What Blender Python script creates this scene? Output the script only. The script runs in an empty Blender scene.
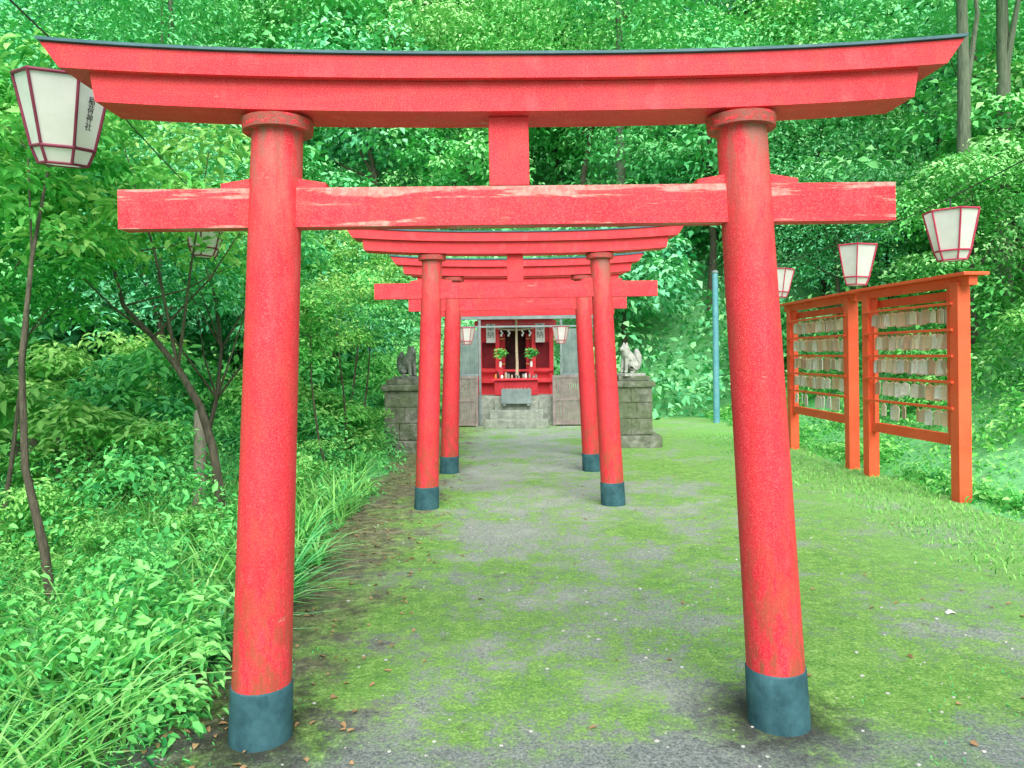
import bpy, bmesh, math, random
import numpy as np
from mathutils import Vector, Matrix, Euler
random.seed(5)
S=bpy.context.scene
COL=S.collection
R=math.radians

# ------------------------------------------------------------------ helpers
def link(o,parent=None,loc=None,rot=None):
    COL.objects.link(o)
    if parent: o.parent=parent
    if loc is not None: o.location=loc
    if rot is not None: o.rotation_euler=rot
    return o
def thing(name,label,cat,loc=(0,0,0),rot=(0,0,0),group=None,scale=None):
    e=bpy.data.objects.new(name,None); e.empty_display_size=.2
    link(e,None,loc,rot); e["label"]=label; e["category"]=cat
    if group: e["group"]=group
    if scale is not None: e.scale=scale
    return e
def tag(o,label,cat,group=None):
    o["label"]=label; o["category"]=cat
    if group: o["group"]=group
    return o
def box(bm,c,s,rot=None,bev=0.0):
    m=Matrix.Translation(Vector(c))
    if rot is not None: m=m@Euler(rot).to_matrix().to_4x4()
    m=m@Matrix.Diagonal((s[0],s[1],s[2],1))
    r=bmesh.ops.create_cube(bm,size=1,matrix=m)
    if bev>0:
        es=list({e for v in r['verts'] for e in v.link_edges})
        bmesh.ops.bevel(bm,geom=es,offset=bev,segments=2,affect='EDGES',profile=.6)
def tube(bm,pts,rad,seg=10,cap=True):
    pts=[Vector(p) for p in pts]; rings=[]
    for i,p in enumerate(pts):
        a=pts[max(0,i-1)]; b=pts[min(len(pts)-1,i+1)]
        d=(b-a).normalized()
        up=Vector((0,1,0)) if abs(d.z)>.7 else Vector((0,0,1))
        x=d.cross(up).normalized(); y=x.cross(d).normalized()
        r=rad[i] if hasattr(rad,'__len__') else rad
        rings.append([bm.verts.new(p+x*math.cos(t)*r+y*math.sin(t)*r) for t in [2*math.pi*k/seg for k in range(seg)]])
    for a,b in zip(rings[:-1],rings[1:]):
        for k in range(seg):
            f=bm.faces.new((a[k],a[(k+1)%seg],b[(k+1)%seg],b[k])); f.smooth=True
    if cap:
        bm.faces.new(rings[0]); bm.faces.new(rings[-1])
def fin(bm,name,mat,parent=None,loc=(0,0,0),rot=(0,0,0)):
    bmesh.ops.recalc_face_normals(bm,faces=bm.faces)
    for e in bm.edges:
        if len(e.link_faces)==2 and e.calc_face_angle(0)>.66: e.smooth=False
    me=bpy.data.meshes.new(name); bm.to_mesh(me); bm.free()
    for m in (mat if isinstance(mat,(list,tuple)) else [mat]): me.materials.append(m)
    o=bpy.data.objects.new(name,me)
    return link(o,parent,loc,rot)
def boxo(name,c,s,mat,parent=None,rot=None,bev=0.004):
    bm=bmesh.new(); box(bm,(0,0,0),s,None,bev)
    return fin(bm,name,mat,parent,c,rot if rot else (0,0,0))
def copy_tree(root,loc,rot=None,scale=None,label=None):
    n=root.copy(); COL.objects.link(n); n.location=loc
    if rot is not None: n.rotation_euler=rot
    if scale is not None: n.scale=(scale,)*3
    if label: n["label"]=label
    def rec(src,dst):
        for c in src.children:
            k=c.copy(); COL.objects.link(k); k.parent=dst; rec(c,k)
    rec(root,n)
    return n

# ------------------------------------------------------------------ materials
class NT:
    def __init__(s,name):
        s.m=bpy.data.materials.new(name); s.m.use_nodes=True
        s.t=s.m.node_tree; s.t.nodes.clear()
        s.out=s.n('ShaderNodeOutputMaterial')
    def n(s,typ,**k):
        x=s.t.nodes.new(typ)
        for a,b in k.items(): setattr(x,a,b)
        return x
    def l(s,a,b): s.t.links.new(a,b)
    def noise(s,vec,scale,detail=3,rough=.55,dist=0):
        x=s.n('ShaderNodeTexNoise'); x.inputs['Scale'].default_value=scale
        x.inputs['Detail'].default_value=detail; x.inputs['Roughness'].default_value=rough
        x.inputs['Distortion'].default_value=dist
        if vec is not None: s.l(vec,x.inputs['Vector'])
        return x.outputs['Fac']
    def ramp(s,fac,stops,interp='LINEAR'):
        x=s.n('ShaderNodeValToRGB'); x.color_ramp.interpolation=interp
        e=x.color_ramp.elements
        while len(e)<len(stops): e.new(.5)
        for i,(p,c) in enumerate(stops):
            e[i].position=p
            e[i].color=(c if len(c)==4 else (*c,1)) if hasattr(c,'__len__') else (c,c,c,1)
        s.l(fac,x.inputs['Fac']); return x.outputs['Color']
    def mix(s,fac,a,b,mode='MIX'):
        x=s.n('ShaderNodeMix',data_type='RGBA',blend_type=mode)
        for v,i in ((fac,0),(a,6),(b,7)):
            if isinstance(v,(int,float)): x.inputs[i].default_value=v
            elif isinstance(v,tuple): x.inputs[i].default_value=(*v,1) if len(v)==3 else v
            else: s.l(v,x.inputs[i])
        return x.outputs[2]
    def math(s,op,a,b=None,clamp=False):
        x=s.n('ShaderNodeMath',operation=op,use_clamp=clamp)
        for v,i in ((a,0),(b,1)):
            if v is None: continue
            if isinstance(v,(int,float)): x.inputs[i].default_value=v
            else: s.l(v,x.inputs[i])
        return x.outputs[0]
    def mapr(s,v,a,b,c=0,d=1):
        x=s.n('ShaderNodeMapRange',clamp=True); s.l(v,x.inputs[0])
        for i,k in zip((1,2,3,4),(a,b,c,d)): x.inputs[i].default_value=k
        return x.outputs[0]
    def obj(s): return s.n('ShaderNodeTexCoord').outputs['Object']
    def pos(s): return s.n('ShaderNodeNewGeometry').outputs['Position']
    def scaled(s,vec,sc):
        x=s.n('ShaderNodeMapping'); x.inputs['Scale'].default_value=sc; s.l(vec,x.inputs[0]); return x.outputs[0]
    def pri(s,col,rough=.6,bump=None,bs=.3,bd=.01,spec=.4,metal=0):
        p=s.n('ShaderNodeBsdfPrincipled')
        if isinstance(col,tuple): p.inputs['Base Color'].default_value=(*col,1)
        else: s.l(col,p.inputs['Base Color'])
        if isinstance(rough,(int,float)): p.inputs['Roughness'].default_value=rough
        else: s.l(rough,p.inputs['Roughness'])
        p.inputs['Specular IOR Level'].default_value=spec
        p.inputs['Metallic'].default_value=metal
        if bump is not None:
            b=s.n('ShaderNodeBump'); b.inputs['Strength'].default_value=bs; b.inputs['Distance'].default_value=bd
            s.l(bump,b.inputs['Height']); s.l(b.outputs[0],p.inputs['Normal'])
        s.l(p.outputs[0],s.out.inputs[0]); return p

def red_mat(name,chip=.62,base=((.74,.018,.032),(.86,.038,.055)),pillar=False,wood=(.50,.33,.27),wood2=(.80,.22,.20),edge=None,cs=(1,1,1),grime=True):
    m=NT(name); o=m.obj()
    big=m.noise(o,2.2,4)
    col=m.ramp(big,[(.3,base[0]),(.7,base[1])])
    streak=m.noise(m.scaled(o,(14,14,1.2) if pillar else (1.2,10,14)),1.5,4)
    col=m.mix(m.mapr(streak,.5,.85,0,.35),col,(.93,.13,.13))
    mot=m.noise(m.scaled(o,(5,5,2.5)),1.6,5,.7)
    col=m.mix(m.mapr(mot,.50,.66,0,.42 if grime else .1),col,(.60,.085,.05))
    col=m.mix(m.mapr(mot,.46,.34,0,.32),col,(.95,.15,.16) if grime else base[1])
    grain=m.noise(o,200,2,.8)
    col=m.mix(m.mapr(grain,.50,.68,0,.50 if grime else .25),col,(.98,.24,.27) if grime else (.99,.36,.22))
    col=m.mix(m.mapr(grain,.32,.48,.50,0),col,(.38,.02,.12) if grime else (.62,.05,.02))
    ch=m.noise(m.scaled(o,(3,3,5) if pillar else (2.2*cs[0],6*cs[1],9*cs[2])),2.3,8,.66)
    if edge:
        sp=m.n('ShaderNodeSeparateXYZ'); m.l(o,sp.inputs[0])
        ch=m.math('ADD',ch,m.mapr(sp.outputs[2],edge[0],edge[1],0,.17))
        ch=m.math('ADD',ch,m.mapr(sp.outputs[2],2.04,2.02,0,.06))
    cm=m.mapr(ch,chip,chip+.05)
    cw=m.mix(m.mapr(m.noise(o,40,4,.7),.4,.6),wood,wood2)
    col=m.mix(m.math('MULTIPLY',cm,.8),col,cw)
    if pillar:
        sp=m.n('ShaderNodeSeparateXYZ'); m.l(o,sp.inputs[0])
        z=sp.outputs[2]
        g=m.math('MULTIPLY',m.mapr(z,1.80,2.40),m.mapr(m.noise(m.scaled(o,(8,8,2)),2,5,.7),.40,.58))
        col=m.mix(m.math('MULTIPLY',g,.75),col,(.24,.18,.14))
        g2=m.math('MULTIPLY',m.mapr(z,1.0,.24),m.mapr(m.noise(m.scaled(o,(9,9,3)),2.5,6,.75),.45,.57))
        col=m.mix(m.math('MULTIPLY',g2,.75),col,(.27,.11,.05))
        dr=m.noise(m.scaled(o,(22,22,1.0)),1.2,5,.7)
        col=m.mix(m.mapr(dr,.57,.70,0,.45),col,(.45,.06,.05))
    h=m.math('ADD',m.math('MULTIPLY',cm,-.6),m.math('MULTIPLY',m.noise(o,30,3),.5))
    m.pri(col,.55,h,.5,.006,spec=.3)
    return m.m
RED=red_mat("red_paint",.66)
REDP=red_mat("red_pillar_paint",.66,pillar=True)
REDN=red_mat("weathered_red_paint",.590,edge=(2.11,2.17),wood=(.52,.42,.38),cs=(.55,1.5,1.6))
ORG=red_mat("orange_red_paint",.74,base=((.94,.095,.035),(.98,.16,.065)),grime=False)
RINGM=red_mat("lichen_red_paint",.44,wood=(.14,.12,.09),wood2=(.34,.08,.06),cs=(2,2,2))

def simple(name,c1,c2,scale=8,rough=.7,bs=.3,bd=.01,metal=0,grain=True,stretch=(1,1,1)):
    m=NT(name); o=m.scaled(m.obj(),stretch)
    f=m.noise(o,scale,5,.65)
    col=m.ramp(f,[(.32,c1),(.68,c2)])
    if grain:
        g=m.noise(o,scale*22,2,.8); col=m.mix(m.mapr(g,.35,.7,0,.35),col,c2)
    m.pri(col,rough,f,bs,bd,metal=metal); return m.m
SLEEVE=simple("dark_teal_sleeve",(.008,.05,.07),(.05,.16,.19),9,.8)
CAPM=simple("blue_gray_sheet_metal",(.03,.10,.14),(.09,.20,.25),6,.5)
def stone_m():
    m=NT("mossy_stone"); o=m.pos()
    f=m.noise(o,7,7,.75); g=m.noise(o,2.6,6,.7)
    c=m.ramp(f,[(.32,(.07,.085,.07)),(.5,(.22,.25,.21)),(.7,(.48,.52,.46))])
    c=m.mix(m.mapr(g,.42,.58,0,.65),c,(.12,.19,.08))
    m.pri(c,.92,f,1,.05); return m.m
STONE=stone_m()
STONEL=simple("pale_stone",(.28,.32,.30),(.60,.64,.60),16,.9,.9,.03)
STONED=simple("gray_stone",(.10,.13,.12),(.34,.39,.36),14,.9,.9,.03)
CONC=simple("gray_concrete",(.14,.18,.15),(.38,.43,.38),9,.9,.6,.02)
BARK=simple("bark",(.03,.028,.022),(.15,.14,.10),9,.95,.9,.03,stretch=(3,3,.6))
BARKC=simple("cedar_bark",(.07,.10,.07),(.20,.24,.17),7,.95,.9,.03,stretch=(3,3,.4))
WOODG=simple("weathered_wood",(.16,.15,.12),(.36,.34,.28),8,.9,.6,.01,stretch=(4,4,.7))
WOODB=simple("brown_lattice_wood",(.17,.14,.14),(.34,.30,.29),8,.8)
METG=simple("gray_metal",(.13,.18,.19),(.27,.35,.36),5,.5)
TEAL=simple("teal_pole_paint",(.08,.32,.42),(.18,.46,.54),5,.5)
DARK=simple("dark_interior",(.03,.012,.016),(.10,.03,.035),5,.9)
LATB=simple("dark_red_board",(.13,.01,.02),(.26,.02,.03),5,.9)  # darker red for the lattice backing and bars
DRED=simple("dull_red_board",(.36,.02,.03),(.55,.035,.05),7,.8)
WHITEP=simple("white_paper",(.66,.66,.68),(.84,.84,.84),6,.8,.1)
INK=simple("ink",(.03,.03,.035),(.08,.07,.08),5,.8)
MAROON=simple("maroon_frame",(.14,.014,.05),(.28,.035,.09),8,.6)
CRIM=simple("crimson_frame",(.40,.02,.07),(.65,.06,.14),8,.6)
ROOFM=simple("weathered_roof",(.10,.12,.12),(.22,.25,.24),7,.8)
GOLD=simple("gold_brass",(.45,.28,.08),(.62,.42,.15),7,.4,metal=.6)
ROPE=simple("straw_rope",(.35,.28,.2),(.6,.5,.38),30,.9)
STEEL=simple("black_wire",(.03,.035,.04),(.06,.06,.07),5,.6)
PINKM=simple("red_cloth",(.6,.02,.04),(.8,.06,.08),20,.9)
ORANGEM=simple("offering_orange",(.6,.2,.04),(.75,.32,.08),20,.6)
def ema_m(name,stops):
    m=NT(name); oi=m.n('ShaderNodeObjectInfo').outputs['Random']
    c=m.ramp(oi,stops)
    f=m.noise(m.scaled(m.obj(),(1,2,14)),6,4)
    c=m.mix(m.mapr(f,.42,.72,0,.45),c,(.50,.36,.27))
    wr=m.noise(m.scaled(m.obj(),(1,60,20)),3,2); c=m.mix(m.mapr(wr,.58,.64,0,.5),c,(.18,.12,.10))
    m.pri(c,.75); return m.m
EMA=ema_m("plaque_wood",[(0,(.70,.42,.27)),(.2,(.84,.64,.46)),(.4,(.86,.78,.66)),(.55,(.50,.42,.36)),(.7,(.84,.50,.34)),(.85,(.60,.36,.26)),(1,(.80,.70,.60))])
EMAW=ema_m("pale_plaque_wood",[(0,(.80,.74,.68)),(.4,(.88,.87,.87)),(.7,(.66,.66,.68)),(.85,(.84,.66,.52)),(1,(.86,.84,.83))])
def paper_m():
    m=NT("lantern_paper"); f=m.noise(m.obj(),9,4)
    c=m.ramp(f,[(.3,(.84,.84,.82)),(.7,(.93,.93,.93))])
    g=m.noise(m.obj(),140,2,.8); c=m.mix(m.mapr(g,.55,.75,0,.3),c,(.66,.74,.76))
    p=m.pri(c,.6); t=m.n('ShaderNodeBsdfTranslucent'); m.l(c,t.inputs[0])
    x=m.n('ShaderNodeMixShader'); x.inputs[0].default_value=.4
    m.l(p.outputs[0],x.inputs[1]); m.l(t.outputs[0],x.inputs[2]); m.l(x.outputs[0],m.out.inputs[0]); return m.m
PAPER=paper_m()
def poly_m():
    m=NT("frosted_panel"); f=m.noise(m.obj(),5,4)
    c=m.ramp(f,[(.3,(.10,.17,.16)),(.7,(.22,.31,.29))])
    m.pri(c,.35); return m.m
FROST=poly_m()

def leaf_m(name,c0,c1,c2,trans=.35,gloss=False,hue=(.460,.528)):
    m=NT(name)
    a=m.n('ShaderNodeAttribute',attribute_name='val').outputs['Fac']
    oi=m.n('ShaderNodeObjectInfo').outputs['Random']
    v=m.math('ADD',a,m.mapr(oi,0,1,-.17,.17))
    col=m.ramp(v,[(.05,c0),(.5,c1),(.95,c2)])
    h=m.n('ShaderNodeHueSaturation'); m.l(col,h.inputs['Color'])
    rr=m.math('FRACT',m.math('MULTIPLY',oi,7.31))
    m.l(m.mapr(rr,0,1,*hue),h.inputs['Hue']); 
    col=h.outputs[0]
    if gloss: p=m.pri(col,.5,spec=.3)
    else:
        p=m.n('ShaderNodeBsdfDiffuse'); m.l(col,p.inputs[0])
    if trans<=0:
        m.l(p.outputs[0],m.out.inputs[0]); return m.m
    t=m.n('ShaderNodeBsdfTranslucent'); m.l(col,t.inputs[0])
    x=m.n('ShaderNodeMixShader'); x.inputs[0].default_value=trans
    m.l(p.outputs[0],x.inputs[1]); m.l(t.outputs[0],x.inputs[2]); m.l(x.outputs[0],m.out.inputs[0]); return m.m
LFAR=leaf_m("hazed_foliage",(.10,.50,.21),(.19,.68,.28),(.40,.92,.38),0,hue=(.455,.525))  # distance haze put into the colour: dark greens lifted
LNEAR=leaf_m("near_foliage",(.04,.31,.09),(.14,.62,.17),(.40,.92,.30),.3,hue=(.455,.52))
LCOV=leaf_m("cover_foliage",(.04,.32,.08),(.15,.66,.16),(.40,.93,.29),.25)
LGRS=leaf_m("grass_blades",(.05,.34,.10),(.16,.66,.20),(.40,.92,.35),.25)

# ------------------------------------------------------------------ terrain
def sstep(a,b,x):
    t=np.clip((x-a)/(b-a),0,1); return t*t*(3-2*t)
def wav(x,y): return np.sin(x*1.3+y*.7)*.5+np.sin(x*.6-y*1.1+2)*.6+np.sin(x*2.7+1.1*y+.5)*.25
def H(x,y):
    x=np.asarray(x,float); y=np.asarray(y,float)
    back=np.clip(y-18.6,0,None)*.82
    right=np.clip(x-5.4,0,None)*.55*sstep(0,6,y)
    left=np.clip(-x-7.5,0,None)*.40*sstep(2,8,y)
    h=np.sqrt(back**2+right**2+left**2)
    h=24*(1-np.exp(-h/24))*1.12
    k=np.clip(h,0,1)
    return h+wav(x,y)*.22*k
gx=np.concatenate([[-400,-150],np.arange(-60,61,1.0),[150,400]]); gy=np.concatenate([[-300,-80],np.arange(-20,81,1.0),[160,500]])
X,Y=np.meshgrid(gx,gy); Z=H(X,Y)
V=np.stack([X.ravel(),Y.ravel(),Z.ravel()],1); nx=len(gx)
F=[(j*nx+i,j*nx+i+1,(j+1)*nx+i+1,(j+1)*nx+i) for j in range(len(gy)-1) for i in range(nx-1)]
me=bpy.data.meshes.new("ground"); me.from_pydata(V.tolist(),[],F)
def ground_m():
    m=NT("forest_floor"); p=m.pos()
    f=m.noise(p,1.3,5,.65); g=m.noise(p,14,4,.7)
    soil=m.ramp(g,[(.3,(.10,.18,.08)),(.7,(.24,.34,.16))])
    grn=m.ramp(g,[(.3,(.10,.42,.16)),(.7,(.25,.68,.28))])
    c=m.mix(m.mapr(f,.28,.38),soil,grn)
    m.pri(c,.95); return m.m
me.materials.append(ground_m()); o=bpy.data.objects.new("ground",me); link(o); o["kind"]="structure"; o["label"]="forest floor rising to a steep wooded hillside"

def path_m():
    m=NT("mossy_pavement"); p=m.pos()
    sp=m.n('ShaderNodeSeparateXYZ'); m.l(p,sp.inputs[0]); x,y=sp.outputs[0],sp.outputs[1]
    fine=m.noise(p,75,4,.9); med=m.noise(p,9,8,.82); big=m.noise(p,.9,4,.6,.4); big2=m.noise(p,2.3,5,.68,.2)
    gray=m.ramp(fine,[(.34,(.14,.20,.19)),(.5,(.40,.48,.46)),(.64,(.86,.92,.88))])
    gray=m.mix(m.mapr(med,.42,.66,0,.5),gray,(.46,.53,.48))
    worn=m.noise(p,1.7,5,.7); gray=m.mix(m.mapr(worn,.52,.64,0,.45),gray,m.mix(fine,(.45,.52,.48),(.90,.95,.90)))
    moss=m.ramp(m.math('ADD',m.math('MULTIPLY',fine,.55),m.math('MULTIPLY',med,.45)),[(.38,(.05,.25,.035)),(.5,(.23,.56,.09)),(.61,(.54,.90,.26))])
    bright=m.mapr(m.math('ADD',x,m.math('MULTIPLY',m.math('SUBTRACT',big2,.5),2.0)),2.3,3.8,0,.75)
    moss=m.mix(bright,moss,m.mix(fine,(.15,.54,.10),(.48,.94,.30)))
    cx=m.math('ABSOLUTE',m.math('SUBTRACT',x,m.mapr(y,2,12,.30,.25)))
    side=m.mapr(cx,.10,1.4,-.03,.085)
    farg=m.mapr(y,5.2,8.5,0,-.14)
    farside=m.math('MULTIPLY',m.mapr(y,6,9,0,1),m.mapr(cx,.75,1.4,0,.17))
    near=m.mapr(y,3.15,2.6,0,-.20)
    s=m.math('ADD',m.math('ADD',big,side),m.math('ADD',farg,m.math('ADD',near,farside)))
    s=m.math('ADD',s,m.math('MULTIPLY',m.math('SUBTRACT',big2,.5),.9))
    s=m.math('ADD',s,m.math('MULTIPLY',m.math('SUBTRACT',med,.5),1.4))
    s=m.math('ADD',s,m.math('MULTIPLY',m.math('SUBTRACT',fine,.5),1.2))
    mm=m.mapr(s,.37,.54,.06,.95)
    mm=m.math('MAXIMUM',mm,m.math('MULTIPLY',bright,.85))
    c=m.mix(mm,gray,moss)
    e=m.math('ADD',x,m.math('MULTIPLY',m.math('SUBTRACT',big2,.5),2.6))
    e=m.math('ADD',e,m.math('MULTIPLY',m.math('SUBTRACT',med,.5),1.4))
    em=m.mapr(e,-.62,-1.25)
    soil=m.ramp(med,[(.38,(.07,.07,.05)),(.5,(.21,.18,.13)),(.62,(.46,.38,.30))])
    c=m.mix(m.math('MULTIPLY',em,.8),c,soil)
    bl=m.noise(p,3.1,7,.8); c=m.mix(m.mapr(bl,.59,.67,0,.55),c,(.12,.15,.095))
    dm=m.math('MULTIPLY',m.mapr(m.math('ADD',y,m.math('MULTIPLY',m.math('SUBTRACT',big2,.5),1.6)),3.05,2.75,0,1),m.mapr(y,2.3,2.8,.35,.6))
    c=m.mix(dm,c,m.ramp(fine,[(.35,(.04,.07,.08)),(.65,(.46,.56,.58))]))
    vo=m.n('ShaderNodeTexVoronoi'); vo.inputs['Scale'].default_value=30; m.l(p,vo.inputs['Vector'])
    c=m.mix(m.mapr(vo.outputs['Distance'],.16,.06,0,.7),c,(.84,.88,.83))
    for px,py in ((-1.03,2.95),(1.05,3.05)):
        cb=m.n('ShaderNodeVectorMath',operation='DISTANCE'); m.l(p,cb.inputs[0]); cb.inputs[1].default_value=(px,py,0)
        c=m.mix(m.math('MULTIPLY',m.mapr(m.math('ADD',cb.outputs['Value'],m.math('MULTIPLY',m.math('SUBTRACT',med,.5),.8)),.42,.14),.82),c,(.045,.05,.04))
    hh=m.noise(p,26,6,.85)
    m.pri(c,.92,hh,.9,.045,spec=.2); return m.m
bm=bmesh.new(); rows=[]
ys=np.arange(-3,17.6,.15)
for yy in ys:
    xl=-1.75+.10*math.sin(yy*2.1)+.06*math.sin(yy*5.3+1); xr=4.45+.1*math.sin(yy*1.7)+.05*math.sin(yy*6)
    rows.append([bm.verts.new((xl+(xr-xl)*k/10,yy,.004)) for k in range(11)])
for a,b in zip(rows[:-1],rows[1:]):
    for k in range(10): bm.faces.new((a[k],a[k+1],b[k+1],b[k]))
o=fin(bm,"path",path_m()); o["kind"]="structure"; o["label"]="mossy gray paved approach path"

# ------------------------------------------------------------------ foliage meshes
rng=np.random.default_rng(11)
def unit(a): return a/np.maximum(np.linalg.norm(a,axis=1,keepdims=True),1e-6)
def leaves_to_mesh(name,P,Fw,N,L,W,val,mat,fine=False,curl=.15,fold=.25):
    Fw=unit(Fw); Sd=unit(np.cross(Fw,N)); Nn=np.cross(Sd,Fw)
    L=L[:,None]; W=W[:,None]
    if fine:
        vs=[P,P+Fw*L*.3+Sd*W*.5+Nn*W*fold,P+Fw*L*.7+Sd*W*.36+Nn*(W*fold*.7-L*curl*.4),P+Fw*L-Nn*L*curl,
            P+Fw*L*.7-Sd*W*.36+Nn*(W*fold*.7-L*curl*.4),P+Fw*L*.3-Sd*W*.5+Nn*W*fold]
        fl=[[0,1,2,3],[0,3,4,5]]
    else:
        vs=[P,P+Fw*L*.45+Sd*W*.5+Nn*W*fold,P+Fw*L-Nn*L*curl,P+Fw*L*.45-Sd*W*.5+Nn*W*fold]
        fl=[[0,1,2,3]]
    k=len(vs); n=len(P)
    V=np.stack(vs,1).reshape(-1,3)
    idx=(np.arange(n)[:,None,None]*k+np.array(fl)[None]).reshape(-1)
    me=bpy.data.meshes.new(name)
    me.vertices.add(len(V)); me.vertices.foreach_set('co',V.astype(np.float32).ravel())
    nf=n*len(fl)
    me.loops.add(nf*4); me.loops.foreach_set('vertex_index',idx.astype(np.int32))
    me.polygons.add(nf); me.polygons.foreach_set('loop_start',(np.arange(nf)*4).astype(np.int32))
    me.update(calc_edges=True)
    at=me.attributes.new('val','FLOAT','POINT'); at.data.foreach_set('value',np.repeat(val,k).astype(np.float32))
    me.materials.append(mat); return me
def clump_leaves(C,Rr,nper,ls,asp=.5,flat=.6,cv=None,lowcut=-.35,vn=.14):
    n=len(C)*nper
    ci=np.repeat(np.arange(len(C)),nper)
    lsa=(ls[ci] if hasattr(ls,'__len__') else ls); aspa=(asp[ci] if hasattr(asp,'__len__') else asp)
    d=unit(rng.normal(size=(n,3))); d[:,2]=np.where(d[:,2]<lowcut,-d[:,2],d[:,2])
    rad=Rr[ci]*(.45+.6*rng.random(n)**.6)
    P=C[ci]+d*rad[:,None]*np.array([1,1,flat])
    N=unit(d*.55+np.array([0,0,.8])+rng.normal(size=(n,3))*.38)
    Fw=unit(d*np.array([1,1,.2])+rng.normal(size=(n,3))*.6+np.array([0,0,-.25]))
    Fw=unit(Fw-N*np.sum(Fw*N,1,keepdims=True))
    L=lsa*(.55+.8*rng.random(n)); W=L*aspa*(.75+.5*rng.random(n))
    v=.42+.26*d[:,2]+cv[ci]+rng.normal(size=n)*vn+(rad/Rr[ci]-.8)*.25  # clump shading put into leaf tone: lighter upward and outward, darker inside
    return P,Fw,N,L,W,v
def crown(name,rx,rz,zc,ncl,nper,ls,mat,fine=False,crf=.34,asp=.5,bottom=-.7,xo=0,yo=0,vn=.14):
    C=[]
    while len(C)<ncl:
        p=rng.normal(size=3); p/=np.linalg.norm(p); p*=rng.random()**.33
        if p[2]<bottom: continue
        C.append(p)
    C=np.array(C)
    r=np.linalg.norm(C,axis=1)
    C=C*np.array([rx,rx,rz])*.85+np.array([xo,yo,zc])+rng.normal(size=C.shape)*rx*.08
    Rr=rx*crf*(.6+.8*rng.random(ncl))
    cv=rng.normal(size=ncl)*.15+.20*(r-.75)+.06*(C[:,2]-zc)/rz  # outer and higher clumps lightened, light on the crown put into tone
    a=clump_leaves(C,Rr,nper,ls,asp,cv=cv,vn=vn)
    return leaves_to_mesh(name,*a,mat,fine=fine),C
def trunk_mesh(name,path,r0,C,nl,mat,seed=1,lo=None):
    rd=random.Random(seed); bm=bmesh.new(); n=len(path)
    tube(bm,path,[r0*(1-.7*i/(n-1)) for i in range(n)],10)
    for k in range(nl):
        c=Vector(C[rd.randrange(len(C))]); i=rd.randrange(max(1,n//2) if lo is None else lo,n); s=Vector(path[i])
        if c.z<s.z+.1: c.z=s.z+.25
        mid=s.lerp(c,.5)+Vector((rd.uniform(-.1,.1),rd.uniform(-.1,.1),-.08))*((c-s).length*.6)
        rr=r0*(1-.7*i/(n-1))*.6
        tube(bm,[s,mid,c],[rr,rr*.6,rr*.18],7)
    me_o=fin(bm,name,mat); me_=me_o.data; bpy.data.objects.remove(me_o); return me_
def make_tree(cr,tr,label,loc,rot,sc,group=None,nm="tree"):
    e=thing(nm,label,"tree",loc,(0,0,rot),group,(sc,sc,sc))
    for n_,m_ in (("trunk",tr),("crown",cr)):
        o=bpy.data.objects.new(n_,m_); link(o,e)
    return e
variants=[]
for i in range(5):
    rx=2.3+.25*i%1; rz=(1.8,2.3,1.6,2.7,2.0)[i]; zc=(3.0,3.6,2.6,4.2,3.2)[i]
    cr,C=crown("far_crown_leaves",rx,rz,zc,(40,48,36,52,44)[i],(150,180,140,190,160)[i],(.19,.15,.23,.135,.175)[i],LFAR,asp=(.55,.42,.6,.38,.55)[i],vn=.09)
    p=[(0,0,-.6),(.1,.05,.9),(-.08,.1,1.9),(.06,0,2.8),(0,.05,zc+.4)]
    variants.append((cr,trunk_mesh("far_trunk",p,.11,C,4,BARK,i)))
rt=random.Random(3)
GL="trees on the wooded hillside"
TL="broadleaf tree with layered green crown on the wooded slope"
for yy,st in ((20.5,3.4),(24.0,3.9),(28.5,4.5),(33.5,5.2),(40,6.0)):
    x=-(0.70*yy+1)+rt.random()*2
    while x<0.70*yy+1:
        px=x+rt.uniform(-.8,.8); py=yy+rt.uniform(-1.2,1.2)
        if not (yy<22 and -2.2<px<2.6):
            v=variants[rt.randrange(5)]
            make_tree(v[0],v[1],TL,(px,py,float(H(px,py))-.5),rt.uniform(0,6.28),rt.uniform(.9,1.4)*(1+.022*(yy-20)),GL)
        x+=st
for px,py,sc in ((-1.5,43,1.9),(3.5,43.5,1.9),(8,42,1.8),(-6,42.5,1.8),(1,37,1.5)):
    v=variants[rt.randrange(5)]; make_tree(v[0],v[1],TL,(px,py,float(H(px,py))-.3),rt.uniform(0,6),sc,GL)
GS="trees on the banks beside the path"
for px,py,sc in ((8.6,9.8,.62),(8.0,13.0,.65),(10.2,15.0,.9),(11.5,11.6,.85),(13.5,17.5,1.1),(7.6,17.4,.7),(9.5,18.8,1.0),
                 (-5.6,12.0,.8),(-7.9,9.6,.8),(-4.9,15.4,.85),(-7.6,13.6,1.0),(-10,11.4,1.0),(-9.5,16,1.2),
                 (-3.9,18.6,.8),(-12.5,14.5,1.2),(-6.4,17.6,1.0)):
    v=variants[rt.randrange(5)]
    make_tree(v[0],v[1],"leafy green tree on the bank beside the path",(px,py,float(H(px,py))-.1),rt.uniform(0,6.28),sc,GS)

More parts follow.
